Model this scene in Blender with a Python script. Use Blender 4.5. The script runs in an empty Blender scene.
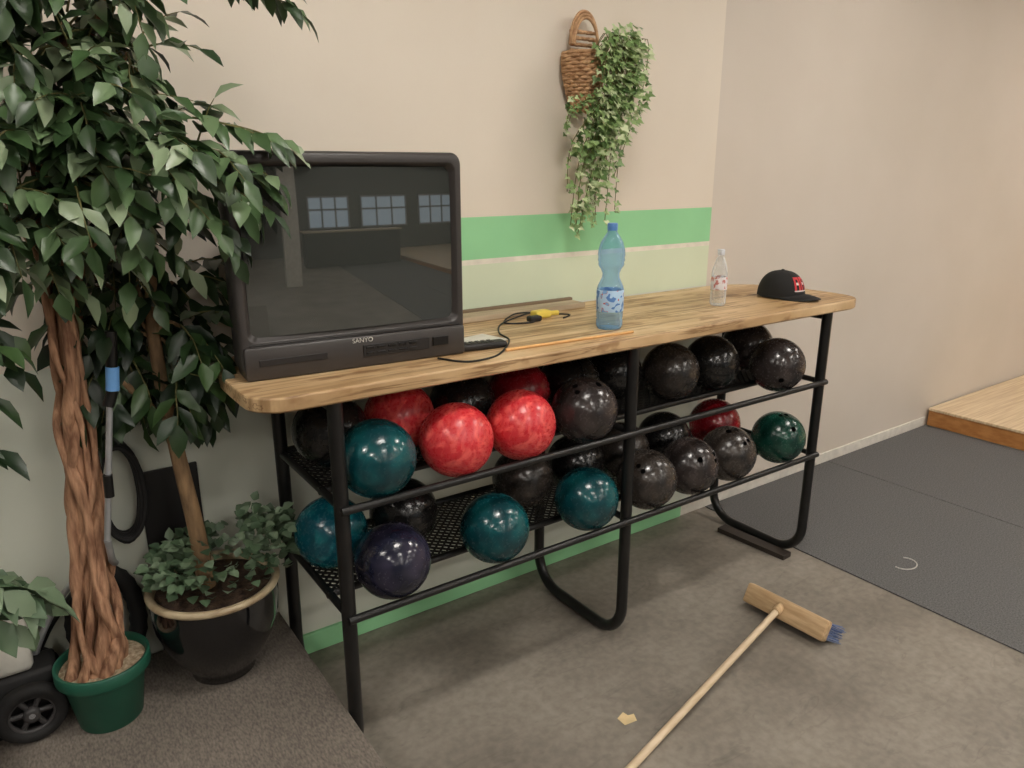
import bpy, math, random
from mathutils import Vector, Matrix, noise
random.seed(7)
S=bpy.context.scene
try:
    S.view_settings.view_transform='Standard'
except Exception: pass

def lin(c):
    return tuple([(x/255/12.92 if x/255<=0.04045 else ((x/255+0.055)/1.055)**2.4) for x in c])+(1,)

# ---------------------------------------------------------------- materials
def base_mat(name):
    m=bpy.data.materials.new(name); m.use_nodes=True
    nt=m.node_tree; b=nt.nodes['Principled BSDF']; return m,nt,b
def mat(name,col,rough=.5,metal=0,col2=None,scale=20,detail=4,bump=0,bscale=None,stretch=None,lo=.35,hi=.65,spec=None,coat=0,dist=0):
    m,nt,b=base_mat(name)
    b.inputs['Roughness'].default_value=rough; b.inputs['Metallic'].default_value=metal
    if spec is not None: b.inputs['Specular IOR Level'].default_value=spec
    b.inputs['Coat Weight'].default_value=coat
    tc=nt.nodes.new('ShaderNodeTexCoord'); mp=nt.nodes.new('ShaderNodeMapping')
    nt.links.new(tc.outputs['Object'],mp.inputs[0])
    if stretch: mp.inputs['Scale'].default_value=stretch
    if col2 is None: col2=tuple(max(0,c*.93) for c in col)
    n=nt.nodes.new('ShaderNodeTexNoise'); n.inputs['Scale'].default_value=scale; n.inputs['Detail'].default_value=detail; n.inputs['Distortion'].default_value=dist
    nt.links.new(mp.outputs[0],n.inputs['Vector'])
    r=nt.nodes.new('ShaderNodeValToRGB'); r.color_ramp.elements[0].position=lo; r.color_ramp.elements[1].position=hi
    r.color_ramp.elements[0].color=lin(col); r.color_ramp.elements[1].color=lin(col2)
    nt.links.new(n.outputs[0],r.inputs[0]); nt.links.new(r.outputs[0],b.inputs['Base Color'])
    if bump:
        n2=nt.nodes.new('ShaderNodeTexNoise'); n2.inputs['Scale'].default_value=bscale or scale*3; n2.inputs['Detail'].default_value=3
        nt.links.new(mp.outputs[0],n2.inputs['Vector'])
        bp=nt.nodes.new('ShaderNodeBump'); bp.inputs['Strength'].default_value=bump; bp.inputs['Distance'].default_value=.005
        nt.links.new(n2.outputs[0],bp.inputs['Height']); nt.links.new(bp.outputs[0],b.inputs['Normal'])
    return m
def leafmat(name,cols,rough=.4):
    m,nt,b=base_mat(name); b.inputs['Roughness'].default_value=rough
    g=nt.nodes.new('ShaderNodeNewGeometry'); r=nt.nodes.new('ShaderNodeValToRGB')
    e=r.color_ramp.elements; e[0].color=lin(cols[0]); e[1].color=lin(cols[-1])
    for i,c in enumerate(cols[1:-1]):
        x=e.new((i+1)/(len(cols)-1)); x.color=lin(c)
    nt.links.new(g.outputs['Random Per Island'],r.inputs[0]); nt.links.new(r.outputs[0],b.inputs['Base Color'])
    return m
def glassy(name,tint,fac=.16,gl=(1,1,1,1)):
    m=bpy.data.materials.new(name); m.use_nodes=True; nt=m.node_tree; nt.nodes.clear()
    o=nt.nodes.new('ShaderNodeOutputMaterial'); mx=nt.nodes.new('ShaderNodeMixShader'); t=nt.nodes.new('ShaderNodeBsdfTransparent')
    g=nt.nodes.new('ShaderNodeBsdfPrincipled'); lw=nt.nodes.new('ShaderNodeLayerWeight'); lw.inputs[0].default_value=fac+.2
    mr=nt.nodes.new('ShaderNodeMapRange'); mr.inputs['To Min'].default_value=fac; mr.inputs['To Max'].default_value=.75
    nt.links.new(lw.outputs['Facing'],mr.inputs['Value'])
    t.inputs[0].default_value=tint; g.inputs['Base Color'].default_value=gl; g.inputs['Roughness'].default_value=.08
    nt.links.new(mr.outputs[0],mx.inputs[0]); nt.links.new(t.outputs[0],mx.inputs[1]); nt.links.new(g.outputs[0],mx.inputs[2]); nt.links.new(mx.outputs[0],o.inputs[0])
    return m
def emis(name,col,s):
    m,nt,b=base_mat(name); b.inputs['Emission Color'].default_value=col; b.inputs['Emission Strength'].default_value=s; b.inputs['Base Color'].default_value=col; return m

# ---------------------------------------------------------------- mesh builder
class B:
    def __init__(s,name): s.name=name; s.v=[]; s.f=[]; s.mi=[]; s.mats=[]; s.sm=[]
    def m(s,mt):
        if mt not in s.mats: s.mats.append(mt)
        return s.mats.index(mt)
    def add(s,vs,fs,mt,M=None,smooth=False):
        o=len(s.v); k=s.m(mt)
        for v in vs:
            v=Vector(v); s.v.append(M@v if M else v)
        for f in fs: s.f.append([o+i for i in f]); s.mi.append(k); s.sm.append(smooth)
    def box(s,c,d,mt,M=None):
        x,y,z=[q/2 for q in d]; c=Vector(c)
        vs=[c+Vector((sx*x,sy*y,sz*z)) for sx in(-1,1) for sy in(-1,1) for sz in(-1,1)]
        s.add(vs,[(0,1,3,2),(4,6,7,5),(0,4,5,1),(2,3,7,6),(0,2,6,4),(1,5,7,3)],mt,M)
    def rbox(s,c,d,r,mt,M=None):
        x,y,z=[q/2 for q in d]; rings=[]
        for zz,ins in((-z,r),(-z+r*.3,r*.3),(-z+r,0),(z-r,0),(z-r*.3,r*.3),(z,r)):
            rings.append([(c[0]+p[0],c[1]+p[1],c[2]+zz) for p in rrect(x-ins,y-ins,max(r*.6,.0005),3)])
        s.rings(rings,mt,M,cap0=True,cap1=True,smooth=True)
    def rings(s,rings,mt,M=None,cap0=False,cap1=False,smooth=True,closed=False):
        n=len(rings[0]); vs=[p for r in rings for p in r]; fs=[]
        K=len(rings)
        for k in range(K if closed else K-1):
            for i in range(n):
                a=k*n+i; b=k*n+(i+1)%n; k2=((k+1)%K)*n
                fs.append((a,b,k2+(i+1)%n,k2+i))
        s.add(vs,fs,mt,M,smooth)
        if cap0: s.add(rings[0],[list(range(n))[::-1]],mt,M,False)
        if cap1: s.add(rings[-1],[list(range(n))],mt,M,False)
    def lathe(s,prof,mt,M=None,n=40,cap0=False,cap1=False):
        s.rings([[(r*math.cos(2*math.pi*i/n),r*math.sin(2*math.pi*i/n),z) for i in range(n)] for r,z in prof],mt,M,cap0,cap1)
    def tube(s,pts,r,mt,n=12,closed=False,M=None):
        pts=[Vector(p) for p in pts]; rings=[]; N=len(pts); prev=None
        for i,p in enumerate(pts):
            a=pts[(i-1)%N] if (closed or i>0) else p; b=pts[(i+1)%N] if (closed or i<N-1) else p
            t=(b-a).normalized()
            if prev is None:
                u=t.orthogonal().normalized()
            else:
                u=(prev-t*prev.dot(t)).normalized()
            prev=u; w=t.cross(u); rr=r[i] if isinstance(r,(list,tuple)) else r
            rings.append([p+u*rr*math.cos(2*math.pi*k/n)+w*rr*math.sin(2*math.pi*k/n) for k in range(n)])
        s.rings(rings,mt,M,not closed,not closed,True,closed)
    def sphere(s,c,r,mt,M=None,n=32,k=20,sc=(1,1,1)):
        rings=[]
        for j in range(1,k):
            a=math.pi*j/k
            rings.append([(c[0]+sc[0]*r*math.sin(a)*math.cos(2*math.pi*i/n),c[1]+sc[1]*r*math.sin(a)*math.sin(2*math.pi*i/n),c[2]-sc[2]*r*math.cos(a)) for i in range(n)])
        s.rings(rings,mt,M,True,True,True)
        for q in (-1,-2): s.sm[q]=True
    def leaf(s,p,d,up,L,W,mt,droop=.25,fold=.18):
        d=d.normalized(); x=d.cross(up)
        if x.length<1e-3: x=d.orthogonal()
        x.normalize(); nrm=x.cross(d).normalized()
        def P(t,w,h=0): return p+d*(L*t)+x*w*W+nrm*(h*W-droop*L*t*t)
        vs=[P(0,0),P(.12,.22,fold*.3),P(.12,-.22,fold*.3),P(.38,0),P(.38,.5,fold),P(.38,-.5,fold),P(.7,0),P(.7,.36,fold*.8),P(.7,-.36,fold*.8),P(1,0)]
        fs=[(0,1,3),(0,3,2),(1,4,3),(2,3,5),(3,4,7,6),(3,6,8,5),(6,7,9),(6,9,8)]
        s.add(vs,fs,mt,None,True)
    def done(s,loc=None,bevel=0,rot=None,parent=None,clampy=None):
        if clampy:
            for v in s.v:
                if v.y>clampy: v.y=clampy-.04*(1-math.exp(-(v.y-clampy)*8))*random.random()
        me=bpy.data.meshes.new(s.name)
        L=Vector(loc) if loc is not None else Vector((0,0,0))
        me.from_pydata([tuple(v) for v in s.v],[],s.f)
        for m_ in s.mats: me.materials.append(m_)
        me.polygons.foreach_set('material_index',s.mi); me.polygons.foreach_set('use_smooth',s.sm); me.update()
        o=bpy.data.objects.new(s.name,me); S.collection.objects.link(o); o.location=L
        if rot: o.rotation_euler=rot
        if bevel:
            b=o.modifiers.new('bev','BEVEL'); b.width=bevel; b.segments=2; b.limit_method='ANGLE'; b.angle_limit=math.radians(40)
        if parent: o.parent=parent
        return o
def rrect(hx,hy,r,k=5,rs=None):
    out=[]
    rs=rs or (r,r,r,r)
    for q,(sx,sy) in enumerate(((1,1),(-1,1),(-1,-1),(1,-1))):
        rr=rs[q]
        for i in range(k+1):
            a=math.pi/2*(q+i/k)
            out.append((sx*(hx-rr)+rr*math.cos(a),sy*(hy-rr)+rr*math.sin(a)))
    return out
def rnd(a,b): return random.uniform(a,b)
def rvec():
    while True:
        v=Vector((rnd(-1,1),rnd(-1,1),rnd(-1,1)))
        if .05<v.length<1: return v

# ---------------------------------------------------------------- room
W=2.365; CE=3.3
m_wall=mat('wall_paint_beige',(225,215,200),.75,col2=(220,209,193),scale=1.5,bump=.05,bscale=120)
m_wall2=mat('wall_paint_beige_right',(212,202,190),.6,col2=(206,196,183),scale=1.2,bump=.05,bscale=120)
m_green=mat('paint_green',(152,214,160),.6,col2=(145,207,153),scale=3)
m_pale=mat('paint_pale_green',(213,223,196),.7,col2=(207,217,189),scale=2)
m_low=mat('paint_low_wall',(216,219,205),.7,col2=(208,212,198),scale=2)
m_cream=mat('paint_cream',(234,229,214),.6)
m_white=mat('trim_white',(228,223,212),.5)
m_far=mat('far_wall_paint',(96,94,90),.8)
m_ceil=mat('ceiling_tile',(188,185,178),.9,col2=(178,175,168),scale=5)
m_mat=mat('rubber_mat',(108,107,106),.85,col2=(78,78,78),scale=160,detail=3,bump=.5,bscale=200)
m_floor,nt,bb=base_mat('floor_vinyl'); bb.inputs['Roughness'].default_value=.5
tc=nt.nodes.new('ShaderNodeTexCoord')
def nz(sc,de,ramp,st=None,dist=0):
    mp=nt.nodes.new('ShaderNodeMapping'); nt.links.new(tc.outputs['Object'],mp.inputs[0])
    if st: mp.inputs['Scale'].default_value=st
    n=nt.nodes.new('ShaderNodeTexNoise'); n.inputs['Scale'].default_value=sc; n.inputs['Detail'].default_value=de; n.inputs['Distortion'].default_value=dist
    nt.links.new(mp.outputs[0],n.inputs['Vector'])
    r=nt.nodes.new('ShaderNodeValToRGB'); e=r.color_ramp.elements
    e[0].position=ramp[0][0]; e[0].color=ramp[0][1]; e[1].position=ramp[-1][0]; e[1].color=ramp[-1][1]
    for p_,c_ in ramp[1:-1]: q=e.new(p_); q.color=c_
    nt.links.new(n.outputs[0],r.inputs[0]); return r
def mixc(a,b_,fac,mode='MULTIPLY'):
    m=nt.nodes.new('ShaderNodeMix'); m.data_type='RGBA'; m.blend_type=mode; m.inputs[0].default_value=fac
    nt.links.new(a.outputs[0] if len(a.outputs)<3 else a.outputs[2],m.inputs[6]); nt.links.new(b_.outputs[0],m.inputs[7]); return m
g_=lambda v:(v,v,v,1)
r1=nz(2.6,9,[(.32,lin((119,112,102))),(.68,lin((147,139,128)))])
r2=nz(34,7,[(.35,g_(.80)),(.65,g_(1.06))])
r3=nz(5,3,[(.60,g_(1)),(.66,g_(.82)),(.70,g_(1))],st=(1,3,1),dist=1.5)
a1=mixc(r1,r2,.85); a2=mixc(a1,r3,.8); nt.links.new(a2.outputs[2],bb.inputs['Base Color'])
m_carpet,nt,bb=base_mat('carpet_ribbed'); bb.inputs['Roughness'].default_value=.95
tc=nt.nodes.new('ShaderNodeTexCoord')
r1=nz(1.6,4,[(.3,lin((92,85,78))),(.7,lin((130,121,111)))],st=(120,45,20))
r2=nz(3,4,[(.35,g_(.86)),(.65,g_(1.05))])
a1=mixc(r1,r2,.9); nt.links.new(a1.outputs[2],bb.inputs['Base Color'])
bu=nt.nodes.new('ShaderNodeBump'); bu.inputs['Strength'].default_value=.4; bu.inputs['Distance'].default_value=.004
nt.links.new(r1.outputs[0],bu.inputs['Height']); nt.links.new(bu.outputs[0],bb.inputs['Normal'])

XC=2.786; XE=9.5; X0=-3.2; Y0=-11.0
w=B('wall_back')
def wq(x0,x1,z0,z1,m_,y=W): w.add([(x0,y,z0),(x1,y,z0),(x1,y,z1),(x0,y,z1)],[(0,1,2,3)],m_)
XS=.8
wq(X0,XC,0,1.185,m_low); wq(X0,XS,1.185,CE,m_wall); wq(XS,XC,1.185,1.372,m_pale); wq(XS,XC,1.372,1.392,m_cream); wq(XS,XC,1.392,1.547,m_green); wq(XS,XC,1.547,CE,m_wall)
wq(XC,XE,0,CE,m_wall2)
w.done()
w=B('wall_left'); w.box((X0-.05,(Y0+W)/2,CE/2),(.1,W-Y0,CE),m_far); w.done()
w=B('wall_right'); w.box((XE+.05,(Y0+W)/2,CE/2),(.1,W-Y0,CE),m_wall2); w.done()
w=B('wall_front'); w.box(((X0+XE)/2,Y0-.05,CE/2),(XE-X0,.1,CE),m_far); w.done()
w=B('ceiling'); w.box(((X0+XE)/2,(Y0+W)/2,CE+.05),(XE-X0,W-Y0,.1),m_ceil); w.done()
w=B('floor'); w.box(((X0+XE)/2,(Y0+W)/2,-.05),(XE-X0,W-Y0,.1),m_floor); w.done()
w=B('floor_mat'); w.box(((2.888+3.988)/2,(Y0+W)/2,.003),(1.1,W-Y0-.03,.006),m_mat); w.done(bevel=.002)
w=B('floor_mat'); w.box(((3.994+5.16)/2,(Y0+W)/2,.003),(1.166,W-Y0-.03,.006),m_mat); w.done(bevel=.002)
ZP=.21
w=B('carpeted_platform'); w.box(((-2.2+.640)/2,(-3+W)/2-.003,ZP/2),(.640+2.2,3+W-.01,ZP),m_carpet); w.done(bevel=.004)
m_lanew=mat('lane_wood',(230,208,174),.35,col2=(206,178,142),scale=3,stretch=(1,26,1),bump=0)
m_laneside=mat('lane_side_wood',(196,138,80),.5,col2=(172,114,60),scale=4,stretch=(1,3,8))
w=B('lane_platform'); w.box(((5.163+XE)/2,(Y0+W)/2,.055),(XE-5.163-.03,W-Y0-.03,.109),m_laneside)
w.box(((5.155+XE)/2,(Y0+W)/2,.118),(XE-5.155-.03,W-Y0-.03,.018),m_lanew); w.done(bevel=.003)
w=B('baseboard_back'); w.box(((.645+2.70)/2,W-.008,.04),(2.70-.645,.015,.08),m_green); w.done(bevel=.003)
w=B('baseboard_right'); w.box(((2.70+5.15)/2,W-.006,.032),(5.15-2.70,.011,.064),m_white); w.done(bevel=.003)
# far end of the hall: windows and furniture added to shape the TV tube reflection
m_added_win=emis('added_window_glow',(.50,.62,.72,1),1.0); m_frame=mat('added_window_frame',(150,150,148),.5)  # glowing panes added only to be mirrored in the TV tube
for k,(wx,ww) in enumerate(((3.2,1.5),(5.4,1.9),(7.8,1.7))):
    w=B('added_window_%d'%(k+1)); w.box((0,0,0),(ww,.02,1.1),m_added_win)
    for sx in(-.5,-.17,.17,.5): w.box((sx*ww,.02,0),(.06,.05,1.17),m_frame)
    for sz in(-.55,.1,.55): w.box((0,.02,sz),(ww+.07,.05,.06),m_frame)
    w.done(loc=(wx,Y0+.012,1.55))
m_counter=mat('counter_front',(52,48,46),.5); m_ctop=mat('counter_top',(200,180,150),.4)
w=B('bar_counter'); w.box((0,0,.5),(3.0,.6,.985),m_counter); w.box((0,0,1.01),(3.1,.7,.04),m_ctop); w.done(loc=(3.4,-8.4,.01),bevel=.005)
w=B('support_pillar'); w.box((0,0,CE/2-.003),(.34,.34,CE-.01),m_white); w.done(loc=(1.3,-5.6,.001),bevel=.006)

# ceiling lamps
m_em=emis('lamp_diffuser',(1,.945,.875,1),52); m_fix=mat('lamp_housing',(215,212,205),.4)
for lx in (-1.6,1.0,3.6,6.4):
    for ly in (-9.2,-6.2,-3.4,-1.2,.75):
        w=B('ceiling_lamp'); w.box((0,0,.03),(.66,.34,.05),m_fix); w.box((0,0,0),(.6,.28,.012),m_em)
        w.done(loc=(lx,ly,CE-.056))

# ---------------------------------------------------------------- rack
m_wood,nt,bb=base_mat('laminated_wood'); bb.inputs['Roughness'].default_value=.45
tc=nt.nodes.new('ShaderNodeTexCoord'); mp=nt.nodes.new('ShaderNodeMapping'); mp.inputs['Scale'].default_value=(1.2,42,6)
n1=nt.nodes.new('ShaderNodeTexNoise'); n1.inputs['Scale'].default_value=1.3; n1.inputs['Detail'].default_value=6
mp2=nt.nodes.new('ShaderNodeMapping'); mp2.inputs['Scale'].default_value=(.9,24,1)
n2=nt.nodes.new('ShaderNodeTexWhiteNoise')
vm=nt.nodes.new('ShaderNodeVectorMath'); vm.operation='FLOOR'
cr=nt.nodes.new('ShaderNodeValToRGB'); e=cr.color_ramp.elements; e[0].position=.25; e[1].position=.78
e[0].color=lin((162,130,92)); e[1].color=lin((222,196,158)); x=e.new(.5); x.color=lin((205,174,132))
ad=nt.nodes.new('ShaderNodeMath'); ad.operation='MULTIPLY_ADD'; ad.inputs[1].default_value=.22
nt.links.new(tc.outputs['Object'],mp.inputs[0]); nt.links.new(mp.outputs[0],n1.inputs['Vector'])
nt.links.new(tc.outputs['Object'],mp2.inputs[0]); nt.links.new(mp2.outputs[0],vm.inputs[0]); nt.links.new(vm.outputs[0],n2.inputs['Vector'])
sb=nt.nodes.new('ShaderNodeMath'); sb.operation='SUBTRACT'; sb.inputs[1].default_value=.11
nt.links.new(n1.outputs[0],sb.inputs[0]); nt.links.new(n2.outputs[0],ad.inputs[0]); nt.links.new(sb.outputs[0],ad.inputs[2]); nt.links.new(ad.outputs[0],cr.inputs[0])
r3=nz(2.0,6,[(.53,g_(1)),(.59,(.36,.27,.19,1)),(.62,g_(1))],st=(1.2,20,20),dist=.4)
r4=nz(3.5,5,[(.4,g_(1)),(.68,(.70,.62,.51,1))])
r5=nz(7,3,[(.60,g_(1)),(.67,(.55,.43,.32,1)),(.8,(.36,.26,.17,1))],st=(1,2.4,2))
a1=mixc(cr,r3,.85); a2=mixc(a1,r4,.85); a3=mixc(a2,r5,.75); nt.links.new(a3.outputs[2],bb.inputs['Base Color'])
m_blk=mat('black_steel',(20,20,20),.35,col2=(30,29,28),scale=15,metal=.2)
m_plank=mat('dark_plank',(50,42,36),.6)
ZB=1.145; ZT=1.185
r=B('bowling_ball_rack')
xa_=.452; xb_=3.078
cx=(xa_+xb_)/2; hx=(xb_-xa_)/2; y0=1.718; y1=2.345; cy=(y0+y1)/2; hy=(y1-y0)/2
def outl(ins): return rrect(hx-ins,hy-ins,0,14,rs=(.32-ins,.36-ins,.10-ins,.13-ins))
R=[]
for z,ins in((ZB,.005),(ZB+.005,0),(ZT-.005,0),(ZT-.001,.002),(ZT,.006)): R.append([(cx+p[0],cy+p[1],z) for p in outl(ins)])
r.rings(R,m_wood,None,True,True,False)
XL=(.663,1.717,2.827); YF=1.745; YB=2.255; rad=.13
for x in XL:
    pts=[(x,YF,ZB)]; pts.append((x,YF,.6))
    for i in range(9):
        a=math.pi/2*i/8; pts.append((x,YF+rad-rad*math.cos(a),.022+rad-rad*math.sin(a)))
    for i in range(9):
        a=math.pi/2*i/8; pts.append((x,YB-rad+rad*math.sin(a),.022+rad-rad*math.cos(a)))
    yt_=YB if x>.7 else 2.235
    pts+= [(x,yt_,.6),(x,yt_,ZB)]
    r.tube(pts,.021,m_blk,14)
    r.tube([(x,YF,ZB-.02),(x,yt_,ZB-.02)],.014,m_blk)
for zs in (.845,.514):
    for y in (1.722,1.885,2.25): r.tube([(XL[0]-.01,y,zs),(XL[2]+.01,y,zs)],.012,m_blk)
    for x in XL: r.tube([(x,1.722,zs),(x,2.25,zs)],.012,m_blk,10)
    xa,xb,ya,yb=XL[0],XL[2],1.888,2.248
    sp=.03; h=(yb-ya)
    c0=xa-h
    while c0<xb:
        for sgn in(0,1):
            p=max(c0,xa); q=min(c0+h,xb)
            if q-p>.01:
                ya1=ya+(p-c0); yb1=ya+(q-c0)
                if sgn: ya1,yb1=ya+yb-ya1,ya+yb-yb1
                A=Vector((p,ya1,zs)); Bv=Vector((q,yb1,zs)); d=(Bv-A).normalized(); nn=Vector((-d.y,d.x,0))*.0035
                zt=Vector((0,0,.0015+.001*sgn))
                r.add([A-nn+zt,Bv-nn+zt,Bv+nn+zt,A+nn+zt,A-nn-zt,Bv-nn-zt,Bv+nn-zt,A+nn-zt],[(0,1,2,3),(7,6,5,4),(0,4,5,1),(2,6,7,3)],m_blk)
        c0+=sp
r.done()
w=B('floor_plank'); w.box((0,0,.011),(.06,.36,.022),m_plank); w.done(loc=(2.765,1.95,0),rot=(0,0,math.radians(4)))

# ---------------------------------------------------------------- balls
def ballmat(nm,a,b,lo=.4,hi=.62,sc=9,rough=.2,dist=0):
    m=mat('ball_'+nm,a,rough,col2=b,scale=sc,detail=9,lo=lo,hi=hi,dist=dist)
    nt=m.node_tree; bb=nt.nodes['Principled BSDF']
    n=nt.nodes.new('ShaderNodeTexNoise'); n.inputs['Scale'].default_value=22; n.inputs['Detail'].default_value=8
    mr=nt.nodes.new('ShaderNodeMapRange'); mr.inputs['From Min'].default_value=.35; mr.inputs['From Max'].default_value=.7; mr.inputs['To Min'].default_value=rough-.06; mr.inputs['To Max'].default_value=rough+.16
    nt.links.new(n.outputs[0],mr.inputs['Value']); nt.links.new(mr.outputs[0],bb.inputs['Roughness']); return m
MB={'red':ballmat('red',(198,44,52),(228,94,88),sc=16,lo=.44,hi=.64,dist=3,rough=.27),'dred':ballmat('darkred',(110,12,22),(160,32,42)),
 'teal':ballmat('teal',(8,54,60),(18,82,86),sc=14,rough=.17),'blue':ballmat('blue',(8,72,86),(34,116,124),sc=14,dist=1,lo=.45,hi=.6),'navy':ballmat('navy',(24,26,42),(50,47,64),rough=.15),
 'black':ballmat('black',(18,18,18),(34,32,31),rough=.18),'grey':ballmat('grey',(38,35,33),(72,64,58),sc=16,lo=.35,hi=.75),
 'green':ballmat('green',(12,48,40),(28,76,62),rough=.17),'plum':ballmat('plum',(40,35,34),(64,56,54),rough=.18)}
m_hole_disc=mat('ball_hole_disc',(5,5,5),.9,spec=0)  # flat black discs: the dark of the finger holes is painted, not recessed
RB=.112
def ball(x,y,z,c,h=None):
    b=B('bowling_ball'); b.sphere((0,0,0),RB,MB[c],None,56,36)
    hd=Vector(h).normalized() if h else Vector((rnd(-.5,1),1,rnd(-.2,.6))).normalized()
    u=hd.orthogonal().normalized(); v=hd.cross(u); al=rnd(0,6.28); u,v=u*math.cos(al)+v*math.sin(al),v*math.cos(al)-u*math.sin(al)
    for (du,dv,rr) in((-.12,.3,.009),(.13,.27,.009),(0.02,-.48,.011)):
        d=(hd+u*du+v*dv).normalized(); uu=d.orthogonal().normalized(); vv=d.cross(uu)
        n=16; cpt=d*(RB+.0006)
        ring=[cpt+(uu*math.cos(2*math.pi*i/n)+vv*math.sin(2*math.pi*i/n))*rr-d*.0006 for i in range(n)]
        b.add(ring,[list(range(n))],m_hole_disc)
    b.done(loc=(x,y,z))
zu=.9385; zl=.6075; yu=1.8035
F=[(.797,yu,zu,'teal',(0,1,.2)),(1.057,yu,zu,'red',(.3,.8,.55)),(1.294,yu,zu,'red',(.8,.5,.9)),(1.558,yu,zu,'plum',(-.35,-.4,1)),
(2.107,1.935,.957,'grey',(0,1,0)),(2.345,1.935,.957,'black',(.5,.6,.6)),(2.60,yu,zu,'plum',(-.3,-.9,-.6)),
(.832,yu,zl,'navy',(1,1,.5)),(1.192,yu,zl,'teal',(.2,.7,.5)),(1.579,yu,zl,'teal',(.3,.6,.3)),(1.872,yu,zl,'grey',(-.9,-.3,.5)),(2.102,yu,zl,'plum',(.1,-.9,.6)),(2.332,yu,zl,'grey',(-.1,-.6,.9)),(2.66,yu,zl,'green',(-.2,-.5,1)),
(.755,2.035,.962,'black',None),(.985,2.035,.962,'red',(0,1,0)),(1.22,2.035,.962,'black',None),(1.45,2.035,.962,'dred',(0,1,0)),(1.68,2.035,.962,'black',None),(1.91,2.05,.962,'black',None),(2.70,2.035,.962,'plum',None),
(.735,2.035,.631,'blue',(0,1,0)),(.985,2.035,.631,'black',None),(1.47,2.035,.631,'grey',(0,1,0)),(1.72,2.035,.631,'black',None),(1.96,2.035,.631,'grey',None),(2.2,2.035,.631,'black',None),(2.52,2.035,.631,'dred',(0,1,0))]
for q in F: ball(*q)

# ---------------------------------------------------------------- TV
m_tv=mat('tv_plastic',(58,54,52),.4,bump=.05,bscale=300); m_tvd=mat('tv_plastic_dark',(30,28,28),.5)
m_btn=mat('tv_buttons',(16,15,15),.35)
m_scr,nt,bb=base_mat('tv_screen_glass'); bb.inputs['Base Color'].default_value=lin((54,57,54)); bb.inputs['Roughness'].default_value=.02; bb.inputs['IOR'].default_value=1.8; bb.inputs['Specular IOR Level'].default_value=.7
tv=bpy.data.objects.new('crt_television',None); S.collection.objects.link(tv)
tv.location=(.806,1.883,ZT+.001); tv.rotation_euler=(0,0,math.radians(-4.3))
def ring(cx,cz,hx,hz,rr,y,k=6): return [(cx+p[0],y,cz+p[1]) for p in rrect(hx,hz,rr,k)]
b=B('cabinet')
HX=.322
b.rings([ring(0,.30,.13,.15,.03,.43),ring(0,.30,.15,.17,.03,.41),ring(0,.295,.20,.21,.03,.30),ring(0,.29,.285,.255,.03,.15),ring(0,.292,HX-.012,.272,.03,.125),ring(0,.292,HX-.012,.272,.03,.09)],m_tvd,None,True)
SZ=.323; SH=.213; SX=.301
b.rings([ring(0,.292,HX-.012,.272,.03,.1),ring(0,.292,HX,.283,.03,.095),ring(0,.292,HX,.283,.03,.012),ring(0,.292,HX-.004,.279,.028,.003),ring(0,.292,HX-.009,.274,.024,0),
   ring(0,SZ,SX,SH+.012,.022,.0),ring(0,SZ,SX-.004,SH+.008,.022,.005),ring(0,SZ,SX-.013,SH,.022,.020)],m_tv,None)
b.rbox((0,.038,.045),(.630,.10,.090),.008,m_tv)
b.box((0,-.008,.094),(.60,.006,.004),m_tvd)
b.box((.0,.2,.012),(.5,.33,.024),m_tvd)
b.box((.10,-.0135,.047),(.20,.004,.034),m_tvd)
for i in range(5): b.box((.02+i*.032,-.016,.055),(.024,.005,.008),m_btn)
for i in range(5): b.box((.02+i*.032,-.016,.040),(.024,.005,.005),m_btn)
b.box((.235,-.015,.05),(.05,.006,.026),m_btn)
b.box((-.19,-.0135,.047),(.18,.003,.018),m_tvd)
b.done(parent=tv,bevel=.002)
b=B('screen'); hxs=SX-.012; hzs=SH+.001; NXS,NZS=48,36; vs=[]
for j in range(NZS+1):
    for i in range(NXS+1):
        u_=-1+2*i/NXS; v_=-1+2*j/NZS; q=(u_*u_*hxs*hxs+v_*v_*hzs*hzs)/(hxs*hxs+hzs*hzs)
        vs.append((u_*hxs,.0195-.0165*(1-q),SZ+v_*hzs))
b.add(vs,[(j*(NXS+1)+i,j*(NXS+1)+i+1,(j+1)*(NXS+1)+i+1,(j+1)*(NXS+1)+i) for j in range(NZS) for i in range(NXS)],m_scr,None,True)
b.done(parent=tv)
fc=bpy.data.curves.new('brand_label','FONT'); fc.body='SANYO'; fc.size=.018; fc.extrude=.0005; fc.align_x='CENTER'
fo=bpy.data.objects.new('brand_label',fc); S.collection.objects.link(fo); fo.parent=tv; fo.location=(0,-.0135,.072); fo.rotation_euler=(math.pi/2,0,0)
fc.materials.append(mat('label_silver',(200,198,190),.4))

# ---------------------------------------------------------------- table-top items
m_card=mat('grey_slat',(186,168,140),.7,col2=(160,142,116),scale=4,stretch=(1,10,10)); m_slatd=mat('slat_edge',(128,108,84),.7)
b=B('wooden_slat'); b.box((0,0,.010),(.72,.10,.020),m_card); b.box((0,.04,.024),(.72,.02,.012),m_slatd); b.done(loc=(1.56,2.285,ZT),bevel=.003)
b=B('paper_sheet'); b.box((0,0,.001),(.15,.12,.002),m_white); b.done(loc=(1.25,1.975,ZT),rot=(0,0,.2))
b=B('remote_control'); b.rbox((0,0,.011),(.15,.045,.02),.006,m_tvd)
for i in range(5):
    for j in range(3): b.box((-.055+i*.02,-.012+j*.012,.022),(.011,.007,.003),m_tv)
b.done(loc=(1.20,1.875,ZT),rot=(0,0,math.radians(-8)))
m_stick=mat('stick_wood',(226,176,112),.5)
b=B('wooden_stick'); b.tube([(1.235,1.80,ZT+.0055),(1.736,1.772,ZT+.0055)],.005,m_stick,8); b.done()
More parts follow.
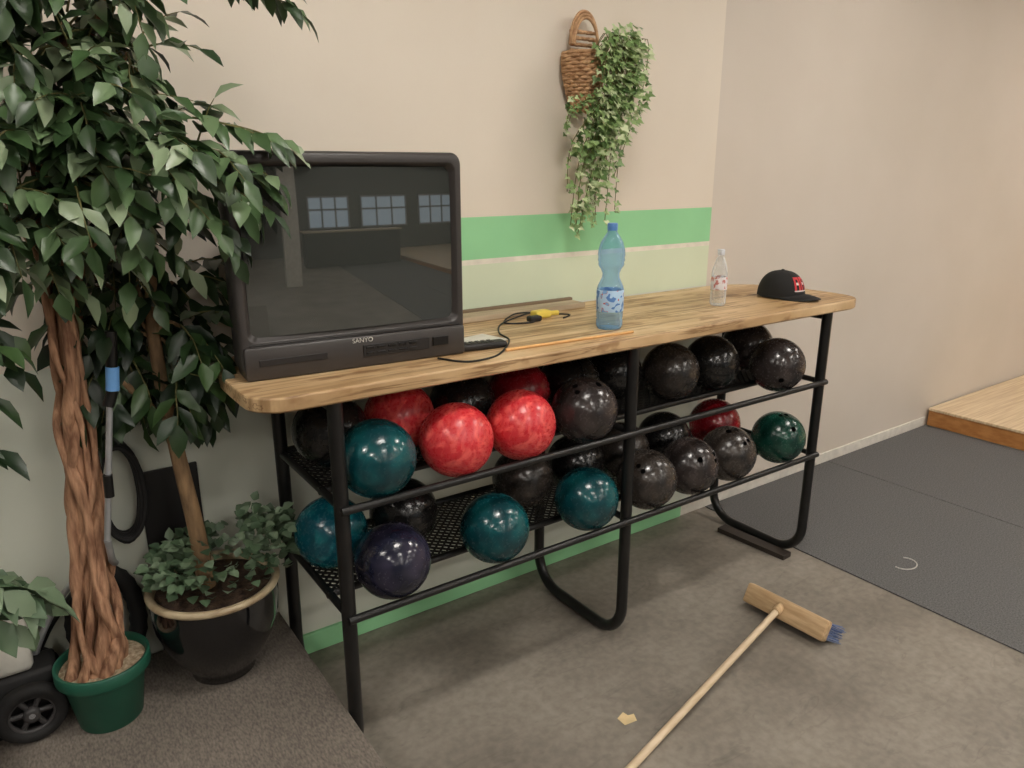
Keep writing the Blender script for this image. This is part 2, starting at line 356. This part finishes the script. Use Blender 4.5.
m_cable=mat('cable_black',(18,18,18),.5); m_yel=mat('plug_yellow',(238,212,90),.5)
def spl(P,n=8):
    P=[Vector(p) for p in P]; out=[]
    for i in range(len(P)-1):
        a=P[max(i-1,0)];b_=P[i];c=P[i+1];d=P[min(i+2,len(P)-1)]
        for k in range(n):
            t=k/n; out.append(.5*((2*b_)+(c-a)*t+(2*a-5*b_+4*c-d)*t*t+(3*b_-a-3*c+d)*t**3))
    out.append(P[-1]); return out
zc=ZT+.004
b=B('power_cable'); b.tube(spl([(1.02,1.835,zc),(1.05,1.77,zc),(1.09,1.745,zc),(1.17,1.76,zc),(1.25,1.825,zc),(1.33,1.92,zc),(1.36,2.02,zc),(1.45,2.14,zc),(1.58,2.19,zc+.01),(1.63,2.215,zc+.01),(1.56,2.22,zc+.01),(1.47,2.15,zc),(1.55,2.10,zc),(1.62,2.15,zc)]),.003,m_cable,8)
b.tube(spl([(1.60,2.18,zc+.004),(1.70,2.19,zc),(1.76,2.14,zc),(1.70,2.10,zc)]),.003,m_cable,8)
b.rbox((1.64,2.16,zc+.012),(.07,.04,.028),.006,m_yel); b.tube([(1.67,2.155,zc+.012),(1.71,2.145,zc+.012)],.009,m_yel,10); b.rbox((1.58,2.12,zc+.008),(.05,.03,.02),.005,m_tvd)
b.done()
g_blue=glassy('bottle_blue_plastic',(.66,.82,.94,1),.14,(.40,.62,.85,1)); g_clear=glassy('bottle_clear_plastic',(.93,.95,.95,1),.12,(.9,.92,.95,1))
m_lab,nt,bb=base_mat('bottle_label')
tc=nt.nodes.new('ShaderNodeTexCoord'); n1=nt.nodes.new('ShaderNodeTexNoise'); n1.inputs['Scale'].default_value=42; n1.inputs['Detail'].default_value=1
cr=nt.nodes.new('ShaderNodeValToRGB'); cr.color_ramp.interpolation='CONSTANT'; e=cr.color_ramp.elements; e[0].position=0; e[0].color=lin((84,128,190)); e[1].position=.40; e[1].color=lin((176,206,232)); x=e.new(.63); x.color=lin((190,80,80)); x=e.new(.66); x.color=lin((120,165,210))
nt.links.new(tc.outputs['Object'],n1.inputs['Vector']); nt.links.new(n1.outputs[0],cr.inputs[0]); nt.links.new(cr.outputs[0],bb.inputs['Base Color'])
m_capb=mat('bottle_cap_blue',(90,140,205),.4); m_capw=mat('bottle_cap_white',(225,228,235),.4); m_lab2=mat('label_small',(225,222,225),.5,col2=(190,120,115),scale=60,lo=.52,hi=.6)
b=B('water_bottle')
b.lathe([(.030,.004),(.040,0),(.046,.012),(.046,.03),(.0435,.034),(.046,.04),(.046,.138),(.0435,.148),(.038,.160),(.030,.176),(.029,.190),(.035,.205),(.042,.215),(.0445,.222),(.043,.228),(.0465,.236),(.0445,.244),(.0465,.252),(.045,.27),(.038,.295),(.026,.315),(.017,.328),(.015,.338)],g_blue,cap0=True)
b.lathe([(.0465,.062),(.0472,.064),(.0472,.134),(.0465,.136)],m_lab)
b.lathe([(.0165,.334),(.0175,.336),(.0175,.356),(.016,.358)],m_capb,cap0=True,cap1=True)
b.done(loc=(1.73,1.885,ZT))
b=B('small_water_bottle')
b.lathe([(.02,.003),(.028,0),(.032,.01),(.032,.05),(.030,.055),(.032,.06),(.032,.13),(.029,.15),(.018,.185),(.012,.196),(.012,.205)],g_clear,cap0=True)
b.lathe([(.0325,.065),(.0328,.066),(.0328,.115),(.0325,.116)],m_lab2)
b.lathe([(.0135,.202),(.0145,.204),(.0145,.222),(.013,.224)],m_capw,cap0=True,cap1=True)
b.done(loc=(2.40,1.972,ZT))
m_cap=mat('cap_fabric',(28,27,27),.85,bump=.2,bscale=400); m_red=mat('cap_logo_red',(196,46,52),.7); m_capu=mat('cap_logo_white',(214,205,200),.7)
b=B('baseball_cap')
def dome(th,ph):
    a=ph*math.pi/2; rr=math.cos(a)**.75
    return Vector((.102*rr*math.cos(th),.088*rr*math.sin(th),.006+.108*math.sin(a)))
R=[[dome(2*math.pi*i/36,k_/12*.97) for i in range(36)] for k_ in range(13)]
b.rings(R,m_cap,None,False,True,True); b.sphere((0,0,.116),.008,m_cap,None,12,8,(1,1,.5))
for i in range(6): b.tube([dome(math.pi/6+i*math.pi/3,k_/10*.95)*1.002 for k_ in range(11)],.0009,m_cap,6)
vs=[];n=18
for j in range(6):
    for i in range(n+1):
        th=math.radians(-66+132*i/n); e_=dome(th,0); q=j/5
        out=Vector((e_.x+q*.082*max(0,math.cos(th*.9))**.8,e_.y*(1-.10*q),.024-.010*q*q-.018*(e_.y/.088)**2))
        out.z=max(out.z,.004); vs.append(out)
fs=[(j*(n+1)+i,j*(n+1)+i+1,(j+1)*(n+1)+i+1,(j+1)*(n+1)+i) for j in range(5) for i in range(n)]
vs2=vs+[v-Vector((0,0,.003)) for v in vs]; m0=len(vs)
b.add(vs2,fs+[tuple(m0+i for i in f[::-1]) for f in fs]+[(5*(n+1)+i+1,5*(n+1)+i,m0+5*(n+1)+i,m0+5*(n+1)+i+1) for i in range(n)],m_cap,None,True)
def patch(t0,t1,p0,p1,mt,off):
    vs=[];K=6
    for j in range(K+1):
        for i in range(K+1):
            d=dome(t0+(t1-t0)*i/K,p0+(p1-p0)*j/K); vs.append(d*off)
    b.add(vs,[(j*(K+1)+i,j*(K+1)+i+1,(j+1)*(K+1)+i+1,(j+1)*(K+1)+i) for j in range(K) for i in range(K)],mt,None,True)
for t0 in (-.44,-.02):
    patch(t0,t0+.11,.20,.58,m_red,1.015); patch(t0+.25,t0+.36,.20,.58,m_red,1.015)
    patch(t0,t0+.36,.50,.58,m_red,1.016); patch(t0+.11,t0+.25,.34,.41,m_capu,1.02)
patch(-.46,.36,.17,.20,m_capu,1.02)
b.done(loc=(2.785,1.95,ZT),rot=(0,0,math.radians(-88)))

# ---------------------------------------------------------------- wall basket + ivy
m_wick=mat('wicker',(206,166,124),.7,col2=(160,120,84),scale=40,bump=.4)
m_ivy=leafmat('ivy_leaf',[(86,116,66),(124,154,92),(160,184,124),(210,218,178)],.5); m_stem=mat('vine_stem',(110,106,62),.7)
b=B('hanging_ivy_basket')
bx,by=1.945,2.262
for o_ in (0,.012,-.012):
    pts=[(bx+(.062+o_*.4)*math.cos(a),by+.045+o_*.5,2.16+(.105+o_)*math.sin(a)) for a in [math.pi*i/20 for i in range(21)]]
    b.tube(pts,.006,m_wick,8)
for k_ in range(9):
    z=2.03+k_*.022; hw=.062
    b.tube([(bx-hw+2*hw*i/12,by+.055+.006*math.sin(i*2.6+k_*math.pi),z) for i in range(13)],.007,m_wick,6)
for k_ in range(17):
    t=k_/16; z=1.93+.20*t; rr=.032+.052*math.sin(t*math.pi*.55)
    pts=[]
    for i in range(29):
        a=-math.pi*i/28
        w_=rr+.005*math.sin(i*1.57+k_*math.pi)
        pts.append((bx+w_*math.cos(a),by+.075+w_*1.35*math.sin(a),z))
    b.tube(pts,.0072,m_wick,6)
for i in range(9):
    a=-math.pi*i/8
    b.tube([(bx+(.032+.052*math.sin(t*math.pi*.55))*math.cos(a),by+.075+(.032+.052*math.sin(t*math.pi*.55))*1.35*math.sin(a),1.93+.20*t) for t in [j/8 for j in range(9)]],.005,m_wick,6)
def ivyleaf(p,d,up,L):
    d=d.normalized(); x=d.cross(up)
    if x.length<1e-3:x=d.orthogonal()
    x.normalize(); nn=x.cross(d)
    P=[(0,0),(-.15,.35),(.2,.55),(.38,.25),(1,0),(.38,-.25),(.2,-.55),(-.15,-.35)]
    vs=[p+d*L*a+x*L*c_+nn*(L*.12*abs(c_)) for a,c_ in P]+[p+d*L*.3]
    b.add(vs,[(8,i,(i+1)%8) for i in range(8)],m_ivy,None,True)
segs=[((2.03,2.19,2.13),.12,.09,.11,240),((2.02,2.18,2.0),.13,.09,.10,220),((1.98,2.19,1.88),.12,.08,.09,170),((1.95,2.22,1.78),.105,.07,.08,115),((1.94,2.24,1.66),.09,.05,.09,65),((1.90,2.25,1.55),.05,.03,.07,22)]
for c_,rx,ry,rz,n in segs:
    for i in range(n):
        v=rvec(); v=v*(.5+.5*v.length)
        p=Vector(c_)+Vector((v.x*rx,v.y*ry,v.z*rz)); p.y=min(p.y,W-.02)
        d=Vector((v.x*.8+rnd(-.5,.5),v.y-.3,-.6+rnd(-.4,.5))); ivyleaf(p,d,Vector((rnd(-.5,.5),-1,.6+rnd(-.4,.4))),rnd(.022,.035))
for i in range(30):
    a0=Vector((bx+rnd(-.02,.12),2.24,2.12)); x1=rnd(1.83,2.12); zend=rnd(1.5,1.95)
    if i<3: x1=(2.09,2.04,1.9)[i]; zend=(1.56,1.52,1.47)[i]
    pts=spl([a0,a0+Vector((rnd(-.02,.08),-.07,.06)),Vector(((a0.x+x1)/2+rnd(0,.05),2.17,2.0)),Vector((x1+rnd(-.03,.03),2.22,(zend+2.0)/2)),Vector((x1,2.27,zend))],5)
    b.tube(pts,.0015,m_stem,5)
    for j in range(6,len(pts)):
        for _ in range(2 if i<8 else 1): ivyleaf(pts[j]+rvec()*.008,Vector((rnd(-1,1),-.4,-.5)),Vector((0,-1,.5)),rnd(.018,.028))
b.done(clampy=2.35)

# ---------------------------------------------------------------- plants
m_fic=leafmat('ficus_leaf',[(34,54,30),(50,72,42),(68,94,56),(98,122,84),(148,162,132)],.36)  # palest tone paints the highlight of leaves facing the light into the colour
m_dkl=leafmat('dark_leaf',[(18,34,18),(28,48,24),(42,64,32),(58,82,44)],.4)
m_suc=leafmat('succulent_leaf',[(62,86,60),(88,110,82),(122,140,114)],.5)
m_bark=mat('bark_braided',(190,146,114),.85,col2=(116,80,58),scale=22,stretch=(3,3,.5),bump=.9,bscale=45,detail=8)
m_bark2=mat('bark_plain',(150,120,86),.85,col2=(104,82,58),scale=20,stretch=(2,2,.5),bump=.5)
m_soil=mat('soil',(80,60,44),.95,col2=(46,34,26),scale=60,bump=.8); m_peb=mat('pebbles',(206,188,160),.9,col2=(150,128,102),scale=70,bump=1)
m_gpot=mat('green_plastic_pot',(36,96,76),.45,col2=(30,84,66),scale=6); m_bpot=mat('black_glazed_pot',(16,16,18),.12,coat=.5); m_rim=mat('pot_rim_glaze',(196,180,148),.35,col2=(150,130,102),scale=14)

def twig(b,p,d,L,mt,mstem,ll,lw,n,sag=.5,thick=.003):
    pts=[];q=Vector(p);d=d.normalized();K=8
    for i in range(K+1):
        pts.append(q.copy()); d=(d+Vector((rnd(-.12,.12),rnd(-.12,.12),-sag/K+rnd(-.05,.05)))).normalized(); q=q+d*(L/K)
    b.tube(pts,[thick*(1-.7*i/K) for i in range(K+1)],mstem,5)
    for i in range(n):
        t=.15+.85*i/(n-1); f_=t*K; j=min(int(f_),K-1); pp=pts[j].lerp(pts[j+1],f_-j); dd=(pts[j+1]-pts[j]).normalized()
        side=dd.cross(Vector((0,0,1)))
        if side.length<.1: side=Vector((1,0,0))
        side.normalize(); s_=1 if i%2 else -1
        ld=(dd*.6+side*s_*rnd(.5,1.1)+Vector((rnd(-.3,.3),rnd(-.3,.3),rnd(-.7,.1))))
        if i==n-1: ld=dd+Vector((0,0,-.3))
        up=Vector((rnd(-.5,.5),rnd(-1.0,.2),1))
        b.leaf(pp,ld,up,ll*rnd(.75,1.15),lw*rnd(.8,1.15),mt,rnd(.1,.35))
    return pts[-1]

b=B('potted_ficus_tree'); gx,gy=.078,2.12
M=Matrix.Translation((gx,gy,ZP))
b.lathe([(.078,.0),(.082,.004),(.104,.15),(.106,.152),(.118,.154),(.121,.158),(.121,.192),(.118,.195),(.112,.193),(.108,.17)],m_gpot,M,48,True)
b.lathe([(.109,.172),(.06,.176),(.001,.178)],m_peb,M,32)
top=Vector((.138,2.12,1.45)); bot=Vector((gx-.014,gy,.37))
NS=12
for s_ in range(NS):
    pts=[];rr=[]; ph1=rnd(0,6.28); ph2=rnd(0,6.28); tw=rnd(2.6,5.0)*(1 if s_%3 else -1)
    for i in range(70):
        t=i/69; c_=bot.lerp(top,t)+Vector((.012*math.sin(t*5),0,0)); ang=s_*math.pi*2/NS+t*tw+.4*math.sin(t*11+ph1)
        R_=(.033*(1.15-.35*t)+.012*(1-t)**6*2)*(1+.20*math.sin(t*13+ph2))
        pts.append(c_+Vector((R_*math.cos(ang),R_*math.sin(ang),0))); rr.append((.016,.0105,.013,.009)[s_%4]*(1-.2*t)*(1+.18*math.sin(t*41+ph2))*(1+.5*(1-t)**14))
    b.tube(pts,rr,m_bark,9)
b.tube([bot.lerp(top,i/10) for i in range(11)],.022,m_bark,10)
nodes=[((.14,2.02,1.96),12),((.33,2.0,1.97),11),((.22,2.05,2.02),12),((.11,2.0,1.76),14),((.32,1.97,1.76),16),((.44,1.94,1.76),9),((.22,1.98,1.86),14),((.08,2.02,1.58),13),((.27,2.0,1.62),9),((.0,1.98,1.85),10),((.20,2.0,2.15),11),((.32,1.97,2.14),7),((.03,2.02,2.1),11),((.18,1.95,1.70),12),((.02,1.97,1.68),9),((.10,1.95,2.2),8),((.05,2.15,1.95),12),((.15,2.15,1.72),10),((.25,2.12,1.80),10)]
for c_,n in nodes:
    c_=Vector(c_); mid=top.lerp(c_,.5)+Vector((rnd(-.04,.04),.05,.03))
    st=top+Vector((rnd(-.02,.02),rnd(-.02,.02),rnd(-.12,0)))
    b.tube(spl([st,mid,c_],6),[.011*(1-.6*i/12) for i in range(13)],m_bark,7)
    for i in range(n):
        v=rvec().normalized(); d=v+Vector((0,-.35,.15))
        twig(b,c_+v*rnd(0,.06),d,rnd(.11,.20),m_fic,m_stem,.080,.040,random.choice((6,7,8)),rnd(.5,1.3))
for p,d,L in [((.44,1.92,1.83),(1,-.25,-.05),.20),((.42,1.9,1.78),(1,-.2,-.15),.22),((.44,1.9,1.70),(1,-.2,-.45),.16),((.42,1.9,2.12),(1,0,.15),.30),((.40,1.92,2.16),(1,-.1,.2),.28),((.38,1.9,1.68),(.7,-.3,-.6),.18)]:
    for _ in range(2): twig(b,Vector(p)+rvec()*.02,Vector(d)+rvec()*.12,L,m_fic,m_stem,.074,.036,9,.5)
b.done(clampy=2.34)

b=B('potted_tree'); px_,py_=.400,2.155
M=Matrix.Translation((px_,py_,ZP+.035))
b.lathe([(.085,-.035),(.094,-.030),(.096,-.01),(.108,.010),(.128,.036),(.158,.09),(.180,.16),(.184,.225),(.182,.257)],m_bpot,M,56,True)
b.lathe([(.182,.255),(.190,.258),(.193,.266),(.190,.275),(.180,.277),(.170,.272),(.167,.250)],m_rim,M,56)
b.lathe([(.170,.250),(.09,.258),(.001,.262)],m_soil,M,32)
tp=spl([(px_-.02,py_,.49),(px_-.03,py_,.7),(px_-.055,py_,.97),(px_-.07,py_+.02,1.27),(px_-.05,py_+.02,1.5)],8)
b.tube(tp,[.027-.013*i/32 for i in range(33)],m_bark2,12)
b.tube(spl([(px_-.055,py_,.99),(px_-.11,py_-.02,1.1),(px_-.19,py_,1.2)],6),.010,m_bark2,8)
for c_,n in [((.33,2.2,1.35),14),((.25,2.2,1.26),10),((.38,2.18,1.2),10),((.40,2.2,1.42),8),((.21,2.22,1.45),10),((.32,2.18,1.14),7),((.40,2.17,1.30),5),((.28,2.2,1.55),9)]:
    c_=Vector(c_); b.tube(spl([tp[24],tp[24].lerp(c_,.5)+Vector((0,0,.03)),c_],4),.005,m_bark2,6)
    for i in range(n):
        v=rvec().normalized(); twig(b,c_+v*.04,v+Vector((0,-.3,-.1)),rnd(.12,.19),m_dkl,m_stem,.09,.042,7,rnd(.6,1.4))
for i in range(420):
    a=rnd(0,2*math.pi); rr=.2*math.sqrt(rnd(0.08,1)); q=Vector((px_+rr*math.cos(a)*1.0+.02,py_-.005+rr*math.sin(a)*.78,ZP+.33+rnd(0,.12)*(1.3-rr*3)))
    if a<1.2 or a>4.8: q+=Vector((.03,-.01,rnd(-.02,.09)))
    b.leaf(q,Vector((math.cos(a)*.8+rnd(-.5,.5),math.sin(a)*.6-.3,rnd(-.2,.8))),Vector((rnd(-.3,.3),-.4,1)),rnd(.028,.042),rnd(.026,.036),m_suc,.15)
b.done(clampy=2.345)
b=B('black_panel'); b.box((0,0,.31),(.17,.010,.62),m_tvd); b.done(loc=(.345,2.356,ZP),bevel=.002)

b=B('potted_shrub'); sx,sy=-.36,1.98
M=Matrix.Translation((sx,sy,ZP))
b.lathe([(.09,0),(.095,.004),(.12,.17),(.13,.175),(.13,.2),(.12,.2),(.115,.18)],m_bpot,M,40,True); b.lathe([(.117,.18),(.001,.185)],m_soil,M,24)
for i in range(8):
    e_=Vector((rnd(-.22,-.13),rnd(1.85,2.02),rnd(.68,.90)))
    pts=spl([(sx,sy,.38),(sx+.06,sy-.02,.38+(e_.z-.38)*.7),e_],5); b.tube(pts,.006,m_stem,7)
    twig(b,e_,Vector((1,rnd(-.5,.3),rnd(-.4,.3))),.12,m_suc,m_stem,.105,.055,6,.8)
for i in range(5):
    e_=Vector((rnd(-.2,-.12),rnd(1.9,2.05),rnd(1.15,1.4)))
    b.tube(spl([(sx,sy,.38),(sx+.03,sy,.9),e_],6),.008,m_bark2,7)
    twig(b,e_,Vector((1,rnd(-.5,.3),rnd(-.3,.4))),.16,m_dkl,m_stem,.09,.04,7,.9)
b.done(clampy=2.34)

# ---------------------------------------------------------------- hand truck, clutter
m_rub=mat('rubber',(26,25,25),.75); m_hub=mat('wheel_hub',(60,58,58),.5); m_al=mat('aluminium',(186,188,192),.3,metal=.6); m_blu=mat('blue_grip',(110,165,225),.4); m_wp=mat('white_plastic',(214,212,202),.5)
b=B('hand_truck')
for wy in (2.13,2.32):
    M=Matrix.Translation((-.105,wy,ZP+.087))@Matrix.Rotation(math.pi/2,4,'X')
    b.lathe([(.055,-.018),(.080,-.018),(.087,-.008),(.087,.008),(.080,.018),(.055,.018),(.055,-.018)],m_rub,M,40)
    b.lathe([(.012,-.02),(.02,-.02),(.02,.02),(.012,.02)],m_hub,M,24,True,True)
    b.lathe([(.056,-.012),(.050,-.014),(.050,.014),(.056,.012)],m_hub,M,32)
    for i in range(6):
        a=i*math.pi/3; b.tube([(-.105+.015*math.cos(a),wy,ZP+.087+.015*math.sin(a)),(-.105+.054*math.cos(a),wy,ZP+.087+.054*math.sin(a))],.008,m_hub,6)
b.tube([(-.105,2.11,ZP+.087),(-.105,2.34,ZP+.087)],.008,m_al,10)
b.tube(spl([(-.105,2.24,ZP+.087),(-.06,2.27,.42),(.02,2.27,.55),(.10,2.25,.62),(.150,2.19,.64),(.140,2.09,.70),(.134,2.05,.78)],6),.009,m_al,10)
b.tube(spl([(-.105,2.30,ZP+.087),(-.02,2.31,.45),(.12,2.30,.60)],6),.010,m_blk,10)
b.tube([(.134,2.05,.78),(.2115,2.05,1.30)],.008,m_al,12); b.tube([(.200,2.048,1.18),(.207,2.048,1.24)],.016,m_blu,12); b.tube([(.185,2.05,1.14),(.200,2.05,1.18)],.014,m_blk,12); b.tube([(.206,2.05,1.24),(.216,2.05,1.33)],.014,m_blk,12)
b.tube([(.155,2.045,.90),(.158,2.045,.96)],.012,m_blk,10)
b.tube(spl([(-.04,2.27,ZP+.02),(.03,2.28,.28),(.10,2.28,.45),(.12,2.25,.62)],5),.010,m_al,10)
b.box((.0,2.28,ZP+.008),(.12,.10,.012),m_blk)
b.done()
b=B('plastic_canister'); b.rbox((0,0,.13),(.17,.10,.26),.02,m_wp); b.lathe([(.025,.26),(.025,.29)],m_wp,None,20,False,True); b.done(loc=(-.165,2.225,ZP+.181))
b=B('storage_crate'); b.rbox((0,0,.09),(.28,.11,.18),.012,m_rub); b.done(loc=(-.17,2.225,ZP))
b=B('cable_coil')
for i in range(8):
    b.tube([(.205+(.055+.006*math.sin(i*2))*math.cos(a),2.345-.010*i*.8,.80+(.15+.006*math.cos(i*3))*math.sin(a)) for a in [2*math.pi*k_/32 for k_ in range(32)]],.008,m_rub,8,True)
b.done()
b=B('vacuum_hose')
b.tube([(.115+.085*math.cos(a),2.315+.01*math.sin(a*2),ZP+.19+.155*math.sin(a)) for a in [2*math.pi*k_/48 for k_ in range(48)]],[.024+.003*(k_%2) for k_ in range(48)],m_rub,10,True)
b.done()

# ---------------------------------------------------------------- broom
m_bw=mat('broom_wood',(206,176,136),.6,col2=(176,144,104),scale=8,stretch=(8,1,8)); m_bh=mat('broom_handle_wood',(216,196,166),.55,col2=(196,174,142),scale=8,stretch=(1,6,6)); m_bris=leafmat('bristles_blue',[(66,84,130),(96,116,164),(116,128,152)],.7)
b=B('push_broom')
A=Vector((2.312,1.63,0)); C=Vector((2.328,1.285,0)); d=(C-A).normalized(); nrm=Vector((-d.y,d.x,0))
if nrm.x<0:nrm=-nrm
L=(C-A).length; mid=(A+C)/2
M=Matrix.Translation(mid+Vector((0,0,.064)))@Matrix(((d.x,nrm.x,0,0),(d.y,nrm.y,0,0),(0,0,1,0),(0,0,0,1)))@Matrix.Rotation(math.radians(-28),4,'X')
b.rbox((0,0,0),(L,.040,.080),.007,m_bw,M)
for i in range(90):
    for j in range(10):
        x=-L/2+.010+(L-.020)*i/89; z=-.030+.0066*j+rnd(-.002,.002)
        ex=max(0,(i-58)/31)
        p=M@Vector((x,.018,z)); q=M@Vector((x+rnd(-.006,.006)+.035*ex**1.5*rnd(.6,1.1),.080+.012*ex+rnd(-.010,.006),z*1.0-.006+rnd(-.008,.008))); q.z=max(q.z,.003)
        b.tube([p,(p+q)/2+rvec()*.002,q],[.0018,.0020,.0016],m_bris,4)
s0=mid+Vector((-.005,.02,.075)); e0=Vector((1.334,1.268,.018)); dd=(e0-s0).normalized()
b.tube([s0+dd*.005,s0+dd*1.20],.0125,m_bh,14)
b.tube([s0-dd*.0,s0+dd*.05],.017,m_bw,14)
b.done()
b=B('plastic_scrap'); m_scrap=mat('scrap_beige',(220,196,150),.5)
b.add([(-.028,-.02,.004),(.02,-.025,.002),(.03,.0,.006),(.012,.008,.003),(.006,.026,.006),(-.026,.018,.002)],[(0,1,2,3,4,5)],m_scrap); b.done(loc=(1.457,1.432,0))
m_chalk=mat('chalk',(190,186,180),.9)
b=B('chalk_mark'); b.tube([(.062*math.cos(a),.048*math.sin(a),0) for a in [math.radians(170+i*19) for i in range(13)]],.003,m_chalk,6); b.done(loc=(3.162,1.432,.0075))

# ---------------------------------------------------------------- world + camera
wd=bpy.data.worlds.new('World'); S.world=wd; wd.use_nodes=True
wd.node_tree.nodes['Background'].inputs[0].default_value=(.9,.85,.78,1); wd.node_tree.nodes['Background'].inputs[1].default_value=.3
cam=bpy.data.cameras.new('camera'); co=bpy.data.objects.new('camera',cam); S.collection.objects.link(co)
co.location=(0,0,1.716); co.rotation_euler=(math.radians(90-16.167),0,math.radians(55.05-90)); cam.lens=26.03; cam.sensor_width=36; cam.clip_start=.05
S.camera=co
